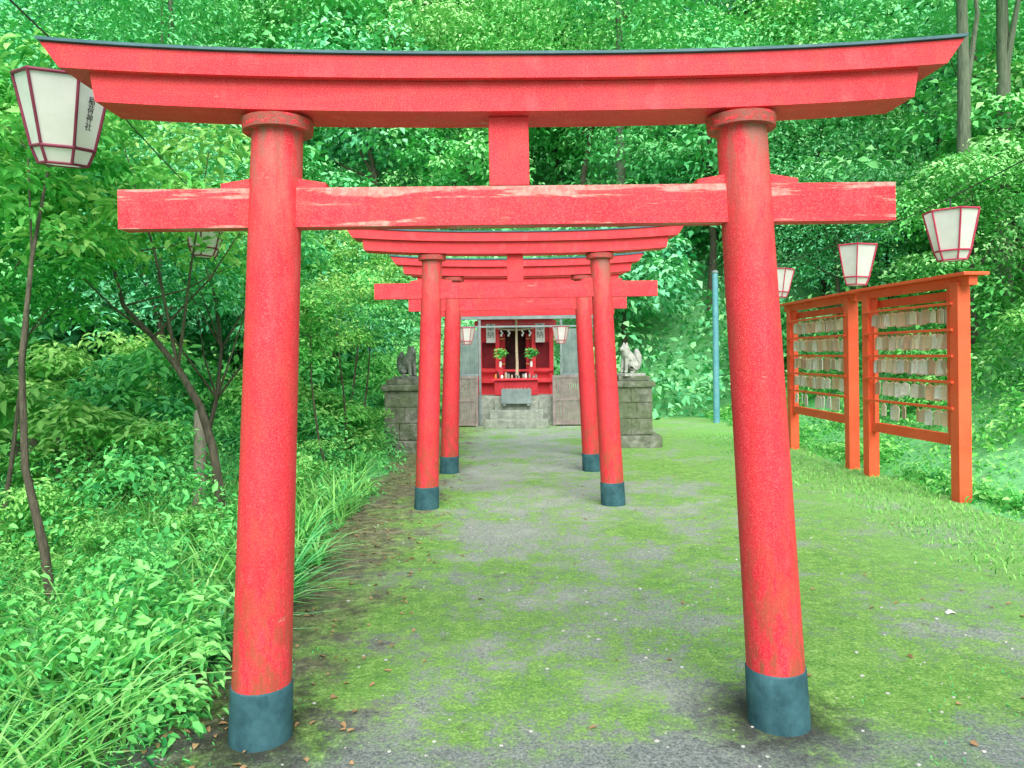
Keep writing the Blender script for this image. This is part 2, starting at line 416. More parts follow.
cr,C=crown("cedar_leaves",1.9,2.8,9.5,36,120,.2,LFAR,asp=.3)
ctr=trunk_mesh("cedar_trunk",[(0,0,-1),(0.03,0,2),(-.03,.02,5),(0,0,8),(0,0,11.5)],.20,C,8,BARKC,9)
for px,py,sc in ((3.3,22.4,1.0),(8.4,13.9,.85),(9.6,14.6,.9),(-9.0,20.0,.9)):
    e=thing("cedar_tree","tall cedar with straight dark bare trunk on slope","tree",(px,py,float(H(px,py))),(0,0,rt.uniform(0,6)),"tall cedars on the slope",(sc,sc,sc))
    link(bpy.data.objects.new("trunk",ctr),e); link(bpy.data.objects.new("crown",cr),e)

cr0,C0=crown("leaning_tree_leaves",.95,.9,2.85,30,95,.078,LNEAR,fine=True,crf=.27,asp=.45,xo=-.25,yo=.75)
t0=trunk_mesh("leaning_trunk",[(.26,-.05,-.1),(.16,0,.45),(.04,.03,.9),(-.02,.10,1.5),(-.05,.25,2.1),(-.1,.5,2.7)],.028,C0,5,BARK,4,lo=4)
make_tree(cr0,t0,"slender leaning dark young tree growing from undergrowth",(-2.76,4.15,0),.0,1.0)
cr,C=crown("slender_tree_leaves",1.15,1.0,2.85,34,90,.08,LNEAR,fine=True,crf=.27,asp=.45)
t1=trunk_mesh("slender_trunk",[(.26,-.05,-.1),(.16,0,.45),(.04,.03,.9),(-.02,.08,1.5),(-.03,.15,2.1),(.02,.2,2.8)],.028,C,5,BARK,4,lo=4)
cr2,C2=crown("curved_tree_leaves",1.5,1.0,2.7,46,100,.085,LNEAR,fine=True,crf=.25,asp=.48)
crc,Cc=crown("arching_tree_leaves",1.5,.8,2.75,40,100,.085,LNEAR,fine=True,crf=.25,asp=.48,xo=-.7)
tc=trunk_mesh("arching_trunk",[(.04,0,-.1),(-.01,0,.4),(-.06,0,.75),(-.17,.02,1.1),(-.36,.04,1.42),(-.58,.08,1.68),(-.85,.12,1.95),(-1.0,.2,2.4)],.045,Cc,7,BARK,6,lo=4)
make_tree(crc,tc,"dark curved trunk tree arching over the undergrowth",(-2.42,6.2,0),.0,1.0)
t2b=trunk_mesh("forked_trunk",[(0,-.1,-.1),(-.05,0,.6),(.1,0,1.1),(.2,.05,1.7),(.1,.1,2.6)],.04,C2,9,BARK,8)
make_tree(cr2,t2b,"small forked tree with glossy leaves above the path",(-3.3,10.4,0),2.1,.95)
make_tree(cr2,t2b,"small leafy tree standing behind weathered stakes",(-3.4,8.4,0),.9,.95)
make_tree(cr2,t2b,"small forked tree with glossy leaves above undergrowth",(-4.8,6.4,0),3.6,1.1)
make_tree(cr,t1,"young thin tree beside the stone pedestal",(-2.75,12.9,0),4.4,1.0)
for px,py,sc,rz in ((-2.15,8.3,.62,1.0),(-2.2,10.0,.7,2.0),(-2.25,11.4,.75,4.0),(-3.7,5.5,.8,5.0),(-4.0,4.9,.85,1.7)):
    make_tree(cr,t1,"thin leafy sapling at the edge of undergrowth",(px,py,0),rz,sc,"thin saplings at the undergrowth edge")

shr=[]
for i in range(4):
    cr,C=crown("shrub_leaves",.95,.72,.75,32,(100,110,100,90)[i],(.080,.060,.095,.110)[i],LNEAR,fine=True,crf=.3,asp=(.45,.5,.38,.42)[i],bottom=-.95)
    tr=trunk_mesh("shrub_stems",[(0,0,-.1),(.03,.02,.25),(-.02,0,.5),(0,0,.85)],.018,C,10,BARK,i+20)
    shr.append((cr,tr))
SH="shrubs along the path edge"
for px,py,sc in ((-3.9,3.8,.6),(-3.9,6.9,.85),(-2.9,9.0,.8),(-2.75,10.4,.85),(-2.65,12.2,.75),(-2.5,14.0,1.0),(-4.3,8.8,1.1),
                 (-4.6,5.2,.8),(-5.6,7.0,1.2),(-5.2,9.6,1.3),(-3.9,11.9,1.1),(-2.2,15.8,1.0),(-3.6,14.4,1.3),(-6.4,5.4,1.1),(-2.4,17.2,1.2),(-3.9,16.6,1.4),
                 (2.8,17.8,.8),(6.6,14.9,.9),(6.6,12.0,.75),(7.1,9.6,.75),(2.0,18.6,1.0),(6.4,18.4,1.2),(-2.2,11.15,.52),(-2.25,8.0,.45),(-2.25,5.3,.32),(-2.5,4.7,.35),(-2.15,4.3,.28),(-1.95,5.9,.30),(-2.1,7.0,.36),(-3.2,5.0,.42),(-3.1,4.0,.4),(-7.2,8.2,1.3),(-6.8,10.6,1.4)):
    v=shr[rt.randrange(4) if sc>.6 else (3,0,2,1)[rt.randrange(4)]]
    e=thing("shrub","dense leafy green shrub beside the mossy path","shrub",(px,py,float(H(px,py))),(0,0,rt.uniform(0,6.28)),SH,(sc,sc,sc*rt.uniform(.85,1.15)))
    link(bpy.data.objects.new("stem",v[1]),e); link(bpy.data.objects.new("foliage",v[0]),e)

def cover(name,label,pts,hfun,nper,ls,mat,asp=.5,rad=.16,flat=.8,fine=True,vary=False):
    x,y=pts[:,0],pts[:,1]
    pn=np.sin(x*3.1+y*1.7)+np.sin(x*1.3-y*2.9+1)+np.sin(x*5.3+y*4.1+2)*.6
    C=np.stack([x,y,H(x,y)+hfun(x,y)*(1+.22*pn)],1)
    Rr=rad*(.6+.8*rng.random(len(C))); cv=rng.normal(size=len(C))*.14+.07*pn
    if vary:
        k=np.digitize(pn+rng.normal(size=len(C))*.6,[-.4,.8]); ls=ls*np.array([.55,.9,1.35])[k]; asp=np.array([.22,.50,.40])[k]
    a=clump_leaves(C,Rr,nper,ls,asp,flat=flat,cv=cv,lowcut=-.9)
    P=a[0]; P[:,2]=np.maximum(P[:,2],H(P[:,0],P[:,1])+.01)
    me=leaves_to_mesh(name,*a,mat,fine=fine)
    o=bpy.data.objects.new(name,me); link(o); o["kind"]="stuff"; o["label"]=label; return o
n=4300; px=-1.55-6.0*rng.random(n)**1.1; py=.9+13*rng.random(n)**1.35
edge=-1.50-.12*np.sin(py*2.3)-.1*np.sin(py*5.1)-np.clip(py-8,0,5)*.07
px=np.minimum(px,edge-.05*rng.random(n))
cover("undergrowth","dense low leafy undergrowth beside the path",np.stack([px,py],1),
      lambda x,y: np.clip((-x-1.45)*.42,0.02,.55)*(.15+1.2*rng.random(len(x))),18,.050,LCOV,vary=True)
n=800; px=-1.30-1.6*rng.random(n); py=1.2+2.6*rng.random(n)
px=np.minimum(px,-1.22-.18*np.clip(py-2.2,0,2))
cover("undergrowth","broad leafy weeds around the gate post",np.stack([px,py],1),
      lambda x,y: np.clip((-x-1.15)*.50,0.03,.5)*(.2+1.0*rng.random(len(x))),15,.046,LCOV,vary=True)
n=4600; px=4.55+6.5*rng.random(n)**1.2; py=3.5+14.5*rng.random(n)
cover("undergrowth","bright green creeping plants on the bank",np.stack([px,py],1),
      lambda x,y: np.clip((x-4.5)*.15,0.0,.35)*(.4+.8*rng.random(len(x))),14,.070,LCOV,vary=True,rad=.2)
n=3800; py=17.5+22*rng.random(n)**1.1; px=(rng.random(n)*2-1)*(0.72*py+3)
cover("undergrowth","thick green vegetation covering the hillside",np.stack([px,py],1),
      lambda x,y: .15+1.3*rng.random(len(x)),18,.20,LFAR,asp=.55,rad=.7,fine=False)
n=1000; py=9+9*rng.random(n); px=np.where(rng.random(n)<.5,-4-7*rng.random(n),6.5+6*rng.random(n))
cover("undergrowth","leafy understory filling the space beneath trees",np.stack([px,py],1),
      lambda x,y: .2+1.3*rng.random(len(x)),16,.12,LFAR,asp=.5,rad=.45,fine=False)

def blades(name,px,py,h,w,mat,lean=.5,bend=.5,pz=None):
    n=len(px); a=rng.random(n)*6.283; dx,dy=np.cos(a),np.sin(a)
    z0=H(px,py)+.004 if pz is None else pz
    P=np.stack([px,py,z0],1); D=np.stack([dx,dy,0*dx],1); Sd=np.stack([-dy,dx,0*dx],1)
    up=np.array([0,0,1.0]); ln=lean*rng.random(n)[:,None]; bd=bend*(.5+rng.random(n)[:,None])
    hh=h[:,None]; ww=w[:,None]
    vs=[]
    for t,wk in ((0,.7),(.35,1),(.7,.75),(1,.05)):
        c=P+D*hh*(ln*t+bd*t*t)+up*hh*(t-.45*bd*t*t*1.3)
        vs+= [c+Sd*ww*wk*.5,c-Sd*ww*wk*.5]
    V=np.stack(vs,1).reshape(-1,3)
    fl=np.array([[0,1,3,2],[2,3,5,4],[4,5,7,6]])
    idx=(np.arange(n)[:,None,None]*8+fl[None]).reshape(-1); nf=n*3
    me=bpy.data.meshes.new(name); me.vertices.add(len(V)); me.vertices.foreach_set('co',V.astype(np.float32).ravel())
    me.loops.add(nf*4); me.loops.foreach_set('vertex_index',idx.astype(np.int32))
    me.polygons.add(nf); me.polygons.foreach_set('loop_start',(np.arange(nf)*4).astype(np.int32)); me.update(calc_edges=True)
    at=me.attributes.new('val','FLOAT','POINT')
    vv=np.repeat((.5+rng.normal(size=n)*.16)[:,None],8,1)+np.array([-.22,-.22,0,0,.08,.08,.15,.15])
    at.data.foreach_set('value',vv.ravel().astype(np.float32)); me.materials.append(mat); return me
n=26000; px=3.1+3.6*rng.random(n)**.7; py=2.2+11.5*rng.random(n)**1.2
me=blades("short_grass",px,py,.025+.045*rng.random(n),.006+.004*rng.random(n),LCOV)
o=bpy.data.objects.new("short_grass",me); link(o); o["kind"]="stuff"; o["label"]="short bright grass at the foot of the bank"
n=7200; px=-1.5-3.4*rng.random(n)**1.1; py=1.2+7*rng.random(n)**1.2
me=blades("meadow_grass",px,py,.20+.40*rng.random(n),.006+.012*rng.random(n),LGRS,lean=.4,bend=.7)
o=bpy.data.objects.new("meadow_grass",me); link(o); o["kind"]="stuff"; o["label"]="thin arching grass mixed through the undergrowth"
n=9000; px=-1.5+6.0*rng.random(n); py=2.3+9*rng.random(n)
k=(np.sin(px*2.1+py*1.3)+np.sin(px*3.7-py*2.2+1)+rng.normal(size=n)*.5>.9)&(np.abs(px-.3)>.5); px,py=px[k],py[k]
me=blades("grass_sprigs",px,py,.008+.016*rng.random(len(px)),.004+.003*rng.random(len(px)),LCOV)
o=bpy.data.objects.new("grass_sprigs",me); link(o); o["kind"]="stuff"; o["label"]="tiny grass sprigs growing through the mossy paving"
tm=[]
for i in range(3):
    n=46; r=.06*np.sqrt(rng.random(n)); a=rng.random(n)*6.28
    tm.append(blades("tuft_blades",r*np.cos(a),r*np.sin(a),.26+.36*rng.random(n),.016+.014*rng.random(n),LGRS,lean=.45,bend=.7,pz=np.zeros(n)-.01))
for px,py,sc in ((-1.62,4.6,.9),(-1.7,5.1,1.0),(-1.58,5.6,.95),(-1.75,6.1,1.0),(-1.66,7.1,.9),(-1.78,8.2,.9),
                 (-1.95,9.4,.9),(-1.45,4.1,.8),(-1.5,3.7,.8),(-1.6,2.6,.7),(-2.2,10.6,.9),(-1.4,4.35,.8),(-2.0,2.7,.7),(-2.1,3.2,.8),(-1.7,2.1,.6),
                 (4.7,7.0,.6),(4.75,8.5,.6),(5.1,6.2,.7),(4.8,10.2,.7),(-1.95,3.5,.8),(-1.45,4.9,.9),(-1.42,5.4,.7),(-1.38,4.5,.7),(-1.75,3.1,.8),(-1.5,2.2,.5)):
    o=bpy.data.objects.new("grass_tuft",tm[rt.randrange(3)]); link(o,None,(px,py,0),(0,0,rt.uniform(0,6.28))); o.scale=(sc,sc,sc)
    tag(o,"arching long-bladed green grass tuft at path edge","grass","long grass tufts at the path edge")
n=520; px=-1.6+5.8*rng.random(n); py=2.4+8*rng.random(n)**1.2; px[:420]=-1.5+.9*rng.random(420)**1.5
P=np.stack([px,py,np.full(n,.012)],1); N=unit(np.array([0,0,1.])+rng.normal(size=(n,3))*.15)
FLM=simple("dry_leaf",(.16,.09,.04),(.42,.30,.15),5,.8)
me=leaves_to_mesh("fallen_leaves",P,rng.normal(size=(n,3))*np.array([1,1,.05]),N,.02+.03*rng.random(n),.014+.012*rng.random(n),rng.random(n),FLM,fine=True)
o=bpy.data.objects.new("fallen_leaves",me); link(o); o["kind"]="stuff"; o["label"]="scattered dry fallen leaves on the path"
bm=bmesh.new()
rp=random.Random(2)
for k in range(420):
    x=rp.uniform(-1.6,3.6); y=2.2+6*rp.random()**1.5; r=rp.uniform(.003,.010)
    bmesh.ops.create_icosphere(bm,subdivisions=1,radius=r,matrix=Matrix.Translation((x,y,.004+r*.3))@Matrix.Diagonal((1.3,1,.6,1)))
o=fin(bm,"gravel",STONEL); o["kind"]="stuff"; o["label"]="small loose pebbles scattered on the paving"
bm=bmesh.new()
vs=[bm.verts.new(v) for v in ((-.03,-.015,.008),(0,-.02,.02),(.03,-.01,.009),(.028,.015,.012),(0,.02,.026),(-.025,.018,.01))]
bm.faces.new((vs[0],vs[1],vs[4],vs[5])); bm.faces.new((vs[1],vs[2],vs[3],vs[4]))
tag(fin(bm,"paper_scrap",WHITEP,None,(2.47,4.25,0)),"small crumpled white paper scrap on mossy ground","litter")

# ------------------------------------------------------------------ torii
def loft(bm,xb,xt,zb,zt,rb,rt_,hd,ridge=0,n=40,pw=2.5):
    rings=[]
    for i in range(n+1):
        t=-1+2*i/n; k=abs(t)**pw
        B=(t*xb,zb+rb*k); T=(t*xt,zt+rt_*k)
        pr=[(B[0],-hd,B[1]),(T[0],-hd,T[1])]
        if ridge: pr.append((T[0],0,T[1]+ridge))
        pr+=[(T[0],hd,T[1]),(B[0],hd,B[1])]
        rings.append([bm.verts.new(p) for p in pr])
    m=len(rings[0])
    for a,b in zip(rings[:-1],rings[1:]):
        for j in range(m): bm.faces.new((a[j],a[(j+1)%m],b[(j+1)%m],b[j]))
    bm.faces.new(rings[0]); bm.faces.new(rings[-1])
def bevl(bm,off): bmesh.ops.bevel(bm,geom=[x for x in bm.edges if len(x.link_faces)==2 and x.calc_face_angle(0)>1.0],offset=off,segments=2,affect='EDGES')
def wedge_mesh(bm,q):
    a,b=(-.055*q,.055*q); pr=[(a,0),(b,0),(b,.022),(a,.040)]
    f=[bm.verts.new((x,-.036,z)) for x,z in pr]; g=[bm.verts.new((x,.036,z)) for x,z in pr]
    bm.faces.new(f); bm.faces.new(g)
    for k in range(4): bm.faces.new((f[k],f[(k+1)%4],g[(k+1)%4],g[k]))
def torii(loc,yaw,hb,ht,hk,hn,label,dz=0,nm=None,roll=-.3,cut=.960):
    e=thing("torii_gate",label,"shrine gate",loc,(0,R(roll),R(yaw)),"red torii gates over the path")
    zt=2.44+dz
    for s in (-1,1):
        bm=bmesh.new(); pts=[];rr=[]
        for i in range(13):
            t=i/12; z=-.1+t*(zt+.08); f=(z/zt); pts.append((s*(ht-hb)*f,0,z)); rr.append(.115-.017*max(0,f))
        tube(bm,pts,rr,48)
        p=fin(bm,"pillar",REDP,e,(s*hb,0,0))
        bm=bmesh.new(); f=.225/zt
        tube(bm,[(0,0,-.1),(0,0,0),(s*(ht-hb)*f*.5,0,.11),(s*(ht-hb)*f,0,.22),(s*(ht-hb)*f,0,.225)],[.123,.122,.120,.119,.113],48)
        fin(bm,"base_sleeve",SLEEVE,p)
        bm=bmesh.new()
        tube(bm,[(0,0,-.046),(0,0,0)],[.134,.137],48); bevl(bm,.003)
        fin(bm,"pillar_ring",RINGM,p,(s*(ht-hb),0,zt-.002))
        for q in (-1,1):
            xx=s*(ht+(hb-ht)*(1-2.17/2.44))
            bm=bmesh.new(); wedge_mesh(bm,q)
            fin(bm,"wedge",RED,e,(xx+q*(.098+.05),0,2.166+dz))
    bm=bmesh.new(); loft(bm,hk*.896,hk*.908,2.442+dz,2.556+dz,.046,.046,.105); bevl(bm,.005)
    fin(bm,"lower_lintel",RED,e)
    bm=bmesh.new(); loft(bm,hk*cut,hk,2.558+dz,2.642+dz,.047,.060,.140,ridge=.02); bevl(bm,.005)
    k=fin(bm,"upper_lintel",RED,e)
    bm=bmesh.new(); loft(bm,hk*1.003,hk*1.007,2.645+dz,2.655+dz,.061,.063,.153,ridge=.025)
    fin(bm,"roof_capping",CAPM,k)
    bm=bmesh.new(); loft(bm,hn,hn,2.015+dz,2.168+dz,0,0,.042,n=30); bevl(bm,.004)
    fin(bm,"tie_beam",nm or RED,e)
    boxo("center_strut",(-.015,0,2.305+dz),(.158,.09,.272),RED,e)
    return e
torii((.026,3.0,0),2.0,1.038,.926,1.765,1.535,"large weathered red torii gate standing over mossy path",nm=REDN,roll=-.38)
torii((.067,7.42,0),2.5,.925,.83,1.65,1.395,"red torii gate with blue-gray post sleeves",dz=.05)
torii((.095,9.6,0),1.5,.915,.82,1.60,1.39,"slim red torii gate between taller gates and shrine",dz=.06)
torii((.115,11.0,0),1.5,1.03,.93,1.62,1.40,"red torii gate closest to the small shrine",dz=.06)

# ------------------------------------------------------------------ lanterns
def hexp(r,z,off=0): return [Vector((r*math.cos(off+k*math.pi/3),r*math.sin(off+k*math.pi/3),z)) for k in range(6)]
def text_mesh(s,size,mat,name="lettering",ext=.001):
    c=bpy.data.curves.new("t",'FONT'); c.body=s; c.size=size; c.align_x='CENTER'; c.extrude=ext; c.space_line=.95
    o=bpy.data.objects.new("t",c); COL.objects.link(o)
    dg=bpy.context.evaluated_depsgraph_get(); me=bpy.data.meshes.new_from_object(o.evaluated_get(dg))
    bpy.data.objects.remove(o); me.name=name
    me.materials.clear(); me.materials.append(mat); return me
def lantern(frame_mat,label,angs,size):
    e=thing("paper_lantern",label,"lantern",group="hexagonal paper lanterns along the path")
    lv=[(0,.105),(.075,.135),(.40,.205)]
    bm=bmesh.new()
    for i,(z,r) in enumerate(lv):
        h=hexp(r,z)
        for k in range(6): tube(bm,[h[k],h[(k+1)%6]],.0085 if i else .007,6)
    for k in range(6): tube(bm,[hexp(r,z)[k] for z,r in lv],.007,6)
    c=hexp(.205,.405)
    for k in range(3): tube(bm,[c[k],c[k+3]],.006,6)
    fin(bm,"frame",frame_mat,e)
    bm=bmesh.new(); rg=[[bm.verts.new(v) for v in hexp(r-.006,z)] for z,r in lv]
    for a,b in zip(rg[:-1],rg[1:]):
        for k in range(6): bm.faces.new((a[k],a[(k+1)%6],b[(k+1)%6],b[k]))
    bm.faces.new(rg[0])
    sh=fin(bm,"paper_shade",PAPER,e)
    bm=bmesh.new(); tube(bm,[(0,0,.40),(0,0,.5)],.005,6); box(bm,(0,0,.41),(.05,.05,.02))
    fin(bm,"hanging_hook",STEEL,e)
    if angs:
        me=text_mesh("稲\n荷\n神\n社",size,INK)
        for ang in angs:
            a=R(ang); ap0=.135*math.cos(math.pi/6); ap1=.205*math.cos(math.pi/6)
            tl=math.atan2(ap1-ap0,.325)
            o=bpy.data.objects.new("lettering",me); o.parent=sh; COL.objects.link(o)
            z=.285; rr=ap0+(ap1-ap0)*(z-.075)/.325+.001
            n=Vector((math.cos(a),math.sin(a),0))
            M=Matrix.Translation(n*rr+Vector((0,0,z)))@Matrix.Rotation(a+math.pi/2,4,'Z')@Matrix.Rotation(math.pi/2+tl,4,'X')
            o.matrix_local=M
    return e
LA=lantern(MAROON,"white hexagonal paper lantern with dark maroon frame and lettering",(30,210),.042)
LB=lantern(CRIM,"white hexagonal paper lantern with crimson frame hanging from wire",None,0)
def wire(pts,label):
    bm=bmesh.new(); P=[]
    for a,b in zip(pts[:-1],pts[1:]):
        a=Vector(a); b=Vector(b)
        for i in range(6):
            t=i/6; q=a.lerp(b,t); q.z-=.10*(a-b).length*.25*4*t*(1-t)*.3; P.append(q)
    P.append(Vector(pts[-1])); tube(bm,P,.004,6)
    return tag(fin(bm,"hanging_wire",STEEL),label,"wire")
LA.location=(-2.0,3.36,2.375); LA.rotation_euler=(R(3),R(8),R(-40)); LA.scale=(.93,)*3
copy_tree(LA,(-2.62,6.4,2.37),(R(-2),R(3),R(-20)),.92,label="white hexagonal paper lantern hanging among tree branches")
LB.location=(3.12,5.3,2.135); LB.rotation_euler=(0,R(-2),R(20)); LB.scale=(.86,)*3
copy_tree(LB,(3.13,6.8,2.10),(R(1),R(2),R(5)),.88)
copy_tree(LB,(3.42,9.6,2.2),(R(1),R(2),R(35)),.88)
copy_tree(LB,(-.88,14.6,1.72),(0,0,.1),.8,label="small white paper lantern hung beside the shrine")
copy_tree(LB,(.95,14.6,1.72),(0,0,.1),.8,label="small white paper lantern hung beside the shrine")
wire([(-1.65,1.2,2.95),(-1.935,3.36,2.83),(-2.60,6.4,2.83),(-3.1,11,3.3)],"thin dark wire carrying lanterns beside the trees")
wire([(3.0,1.5,2.95),(3.10,5.3,2.57),(3.15,6.8,2.545),(3.43,9.6,2.64),(3.9,15,3.3)],"thin dark wire carrying lanterns beside plaque racks")
wire([(-2.0,14.6,2.2),(-.88,14.6,2.12),(.95,14.6,2.12),(2.1,14.6,2.2)],"thin dark wire strung across before the shrine")

# ------------------------------------------------------------------ votive plaque racks
def rack(loc,yaw,length,label,rows,ov,lr):
    e=thing("votive_plaque_rack",label,"plaque rack",loc,(0,0,yaw),"red frames holding wooden votive plaques")
    L=length
    for s in (-1,1): boxo("post",(0,s*L/2,1.07),(.13,.13,2.2),ORG,e,bev=.006)
    for s in (-1,1): boxo("stile",(-.01,s*(L/2-.13),1.36),(.05,.04,1.50),ORG,e)
    boxo("roof_beam",(0,0,2.232),(.26,L+ov,.030),ORG,e)
    boxo("roof_beam",(0,0,2.170),(.09,L+ov-.1,.09),ORG,e)
    boxo("lower_rail",(0,0,lr),(.06,L-.135,.11),ORG,e)
    for z in rows: boxo("hanging_rail",(-.075,0,z),(.022,L-.02,.026),ORG,e,bev=.003)
    boxo("backing_slat",(.05,0,2.05),(.02,L-.14,.09),ORG,e)
    return e
rowsA=(.92,1.18,1.44,1.70,1.96)
RA=rack((4.36,8.2,0),R(4.5),1.60,"tall orange-red rack hung with wooden votive plaques",rowsA,.50,.60)
RB=rack((4.32,10.55,0),0,2.0,"farther orange-red rack hung with wooden votive plaques",rowsA,.52,.62)
def plaque_mesh(mat):
    bm=bmesh.new()
    pts=[(-.065,-.10),(.065,-.10),(.065,-.012),(0,.005),(-.065,-.012)]
    f=[bm.verts.new((-.004,a,b)) for a,b in pts]; g=[bm.verts.new((.004,a,b)) for a,b in pts]
    bm.faces.new(f); bm.faces.new(g)
    for k in range(5): bm.faces.new((f[k],f[(k+1)%5],g[(k+1)%5],g[k]))
    po=fin(bm,"plaque_mesh",mat); me=po.data; bpy.data.objects.remove(po); return me
EM=plaque_mesh(EMA); EMW=plaque_mesh(EMAW)
bm=bmesh.new(); tube(bm,[(0,-.02,0),(.0,0,.04),(0,.02,0)],.0025,5); po=fin(bm,"cord_mesh",PINKM); CM=po.data; bpy.data.objects.remove(po)
re=random.Random(8); nplq=0
for rk,L in ((RA,1.60),(RB,2.0)):
    M=rk.rotation_euler.to_matrix()
    for z in rowsA:
        y=-L/2+.19
        while y<L/2-.17:
            if re.random()<(.97 if z>1.6 else .92 if z>1.3 else .75 if z>1 else .3):
                white=re.random()<(.15 if z>1.6 else .3 if z>1.3 else .7)
                loc=rk.location+M@Vector((-.050-re.uniform(0,.02)+.03,y,z-.035-re.uniform(0,.012)))
                o=bpy.data.objects.new("votive_plaque",EMW if white else EM); link(o,None,loc,(re.uniform(-.04,.04),re.uniform(-.04,.08),rk.rotation_euler.z+re.uniform(-.25,.4)))
                o.scale=(1,re.uniform(.6,.85),re.uniform(1.35,1.65)); nplq+=1
                tag(o,("small pale wooden votive plaque hanging on red rack" if white else "small tan wooden votive plaque hanging on red rack"),"votive plaque","votive plaques hanging on the racks")
                c=bpy.data.objects.new("cord",CM); link(c,o)
            y+=re.uniform(.04,.062)
print("plaques",nplq)

# ------------------------------------------------------------------ pedestals + foxes
def pedestal(loc,w,label):
    e=thing("stone_pedestal",label,"pedestal",loc,(0,0,0),"mossy stone pedestals carrying fox statues")
    rp=random.Random(w*100)
    boxo("plinth",(0,0,.09),(w+.26,w+.26,.2),STONE,e,bev=.03)
    bm=bmesh.new()
    for j in range(3):
        off=.03 if j%2 else -.06
        for x0,x1 in ((-w/2,off),(off,w/2)):
            jj=rp.uniform(-.015,.015)
            box(bm,((x0+x1)/2,jj,.195+.13+j*.257),(x1-x0-.002,w+jj,.255),(0,rp.uniform(-.01,.01),rp.uniform(-.015,.015)),.018)
    fin(bm,"block_body",STONE,e)
    boxo("cap_slab",(0,0,1.01),(w+.09,w+.09,.10),STONE,e,bev=.03)
    boxo("cap_slab",(0,0,1.10),(w-.06,w-.06,.078),STONE,e,bev=.015)
    return e
pedestal((-1.70,11.9,0),.58,"mossy stacked stone pedestal under dark gray fox statue")
pedestal((1.96,12.3,0),.57,"stacked stone pedestal under pale fox statue")
def fox(loc,yaw,mat,label,sc=1):
    vs=[];es=[];rd=[]
    def add(p,r,par=None):
        vs.append(p); rd.append(r)
        if par is not None: es.append((par,len(vs)-1))
        return len(vs)-1
    pel=add((-.10,0,.10),.115)
    b1=add((-.05,0,.19),.112,pel); b2=add((.03,0,.28),.10,b1); nk=add((.07,0,.36),.072,b2); hd=add((.095,0,.43),.074,nk)
    mz=add((.150,0,.415),.042,hd); ns=add((.195,0,.40),.022,mz)
    for s in (-1,1):
        e1=add((.075,s*.040,.490),.026,hd); add((.07,s*.048,.53),.010,e1)
        sh=add((.075,s*.055,.25),.050,b2); el=add((.10,s*.056,.13),.036,sh); wr=add((.105,s*.056,.03),.028,el); add((.14,s*.056,.015),.028,wr)
        th=add((-.06,s*.09,.10),.070,pel); kn=add((.02,s*.10,.075),.050,th); hk=add((-.04,s*.10,.025),.030,kn); add((.05,s*.10,.015),.028,hk)
    t1=add((-.17,0,.08),.050,pel); t2=add((-.21,0,.17),.065,t1); t3=add((-.20,0,.27),.075,t2); t4=add((-.17,0,.36),.060,t3); add((-.165,0,.43),.020,t4)
    me=bpy.data.meshes.new("fox"); me.from_pydata(vs,es,[])
    o=bpy.data.objects.new("fox",me); COL.objects.link(o)
    md=o.modifiers.new("s",'SKIN'); md.use_smooth_shade=True
    for i,r in enumerate(rd): me.skin_vertices[0].data[i].radius=(r,r)
    me.skin_vertices[0].data[0].use_root=True
    o.modifiers.new("u",'SUBSURF').levels=2
    dg=bpy.context.evaluated_depsgraph_get(); m2=bpy.data.meshes.new_from_object(o.evaluated_get(dg)); bpy.data.objects.remove(o)
    m2.materials.clear(); m2.materials.append(mat)
    f=thing("fox_statue",label,"statue",loc,(0,0,yaw),"stone fox guardian statues",(sc,sc,sc))
    link(bpy.data.objects.new("body",m2),f)
    boxo("statue_base",(-.02,0,-.02),(.44,.30,.045),mat,f)
    bm=bmesh.new(); tube(bm,[(.062+.074*math.cos(a),.074*math.sin(a),.350) for a in [k*math.pi/6 for k in range(13)]],.015,6,cap=False)
    fin(bm,"collar",mat,f)
fox((-1.64,11.85,1.18),R(-40),STONED,"seated dark gray stone fox statue on mossy pedestal",.92)
fox((1.90,12.2,1.18),R(-150),STONEL,"seated pale stone fox statue with raised tail on pedestal",.95)

# ------------------------------------------------------------------ shrine
SX,SY=.08,16.3
e=thing("shrine_building","small red shrine with dark doorway under plain roof","shrine",(SX,SY,0))
boxo("stone_base",(0,.55,.31),(1.62,2.0,.64),CONC,e,bev=.02)
for i in range(3): boxo("step",(0,-.90+.20*i,.09+.09*i),(1.30-.20*i,.34,.18+.18*i),CONC,e,bev=.016)
bm=bmesh.new()
box(bm,(-.58,.35,1.55),(.40,.06,1.9)); box(bm,(.58,.35,1.55),(.40,.06,1.9)); box(bm,(0,.352,2.32),(.76,.055,.36)); box(bm,(0,.352,.77),(.76,.055,.34))
box(bm,(-.76,.95,1.55),(.05,1.2,1.9)); box(bm,(.76,.95,1.55),(.05,1.2,1.9)); box(bm,(0,1.55,1.55),(1.5,.05,1.9))
fin(bm,"wall",RED,e)
for x in (-.79,-.40,.40,.79): boxo("corner_post",(x,.28,1.56),(.09,.09,1.90),RED,e)
boxo("cross_beam",(0,.22,2.20),(1.8,.08,.11),RED,e)
boxo("cross_beam",(0,.20,.94),(1.7,.08,.09),RED,e)
boxo("cross_beam",(0,.21,1.16),(1.65,.05,.05),RED,e)
for s in (-1,1):
    lp=boxo("lattice_backing",(s*.59,.315,1.50),(.30,.012,.56),LATB,e)
    bm=bmesh.new()
    for k in range(6): box(bm,(-.12+.048*k,-.012,0),(.014,.014,.56))
    fin(bm,"lattice_bars",LATB,lp)
boxo("doorway",(0,.85,1.5),(.74,.02,1.25),DARK,e)  # dark sheet behind the opening, interior shade put into its colour
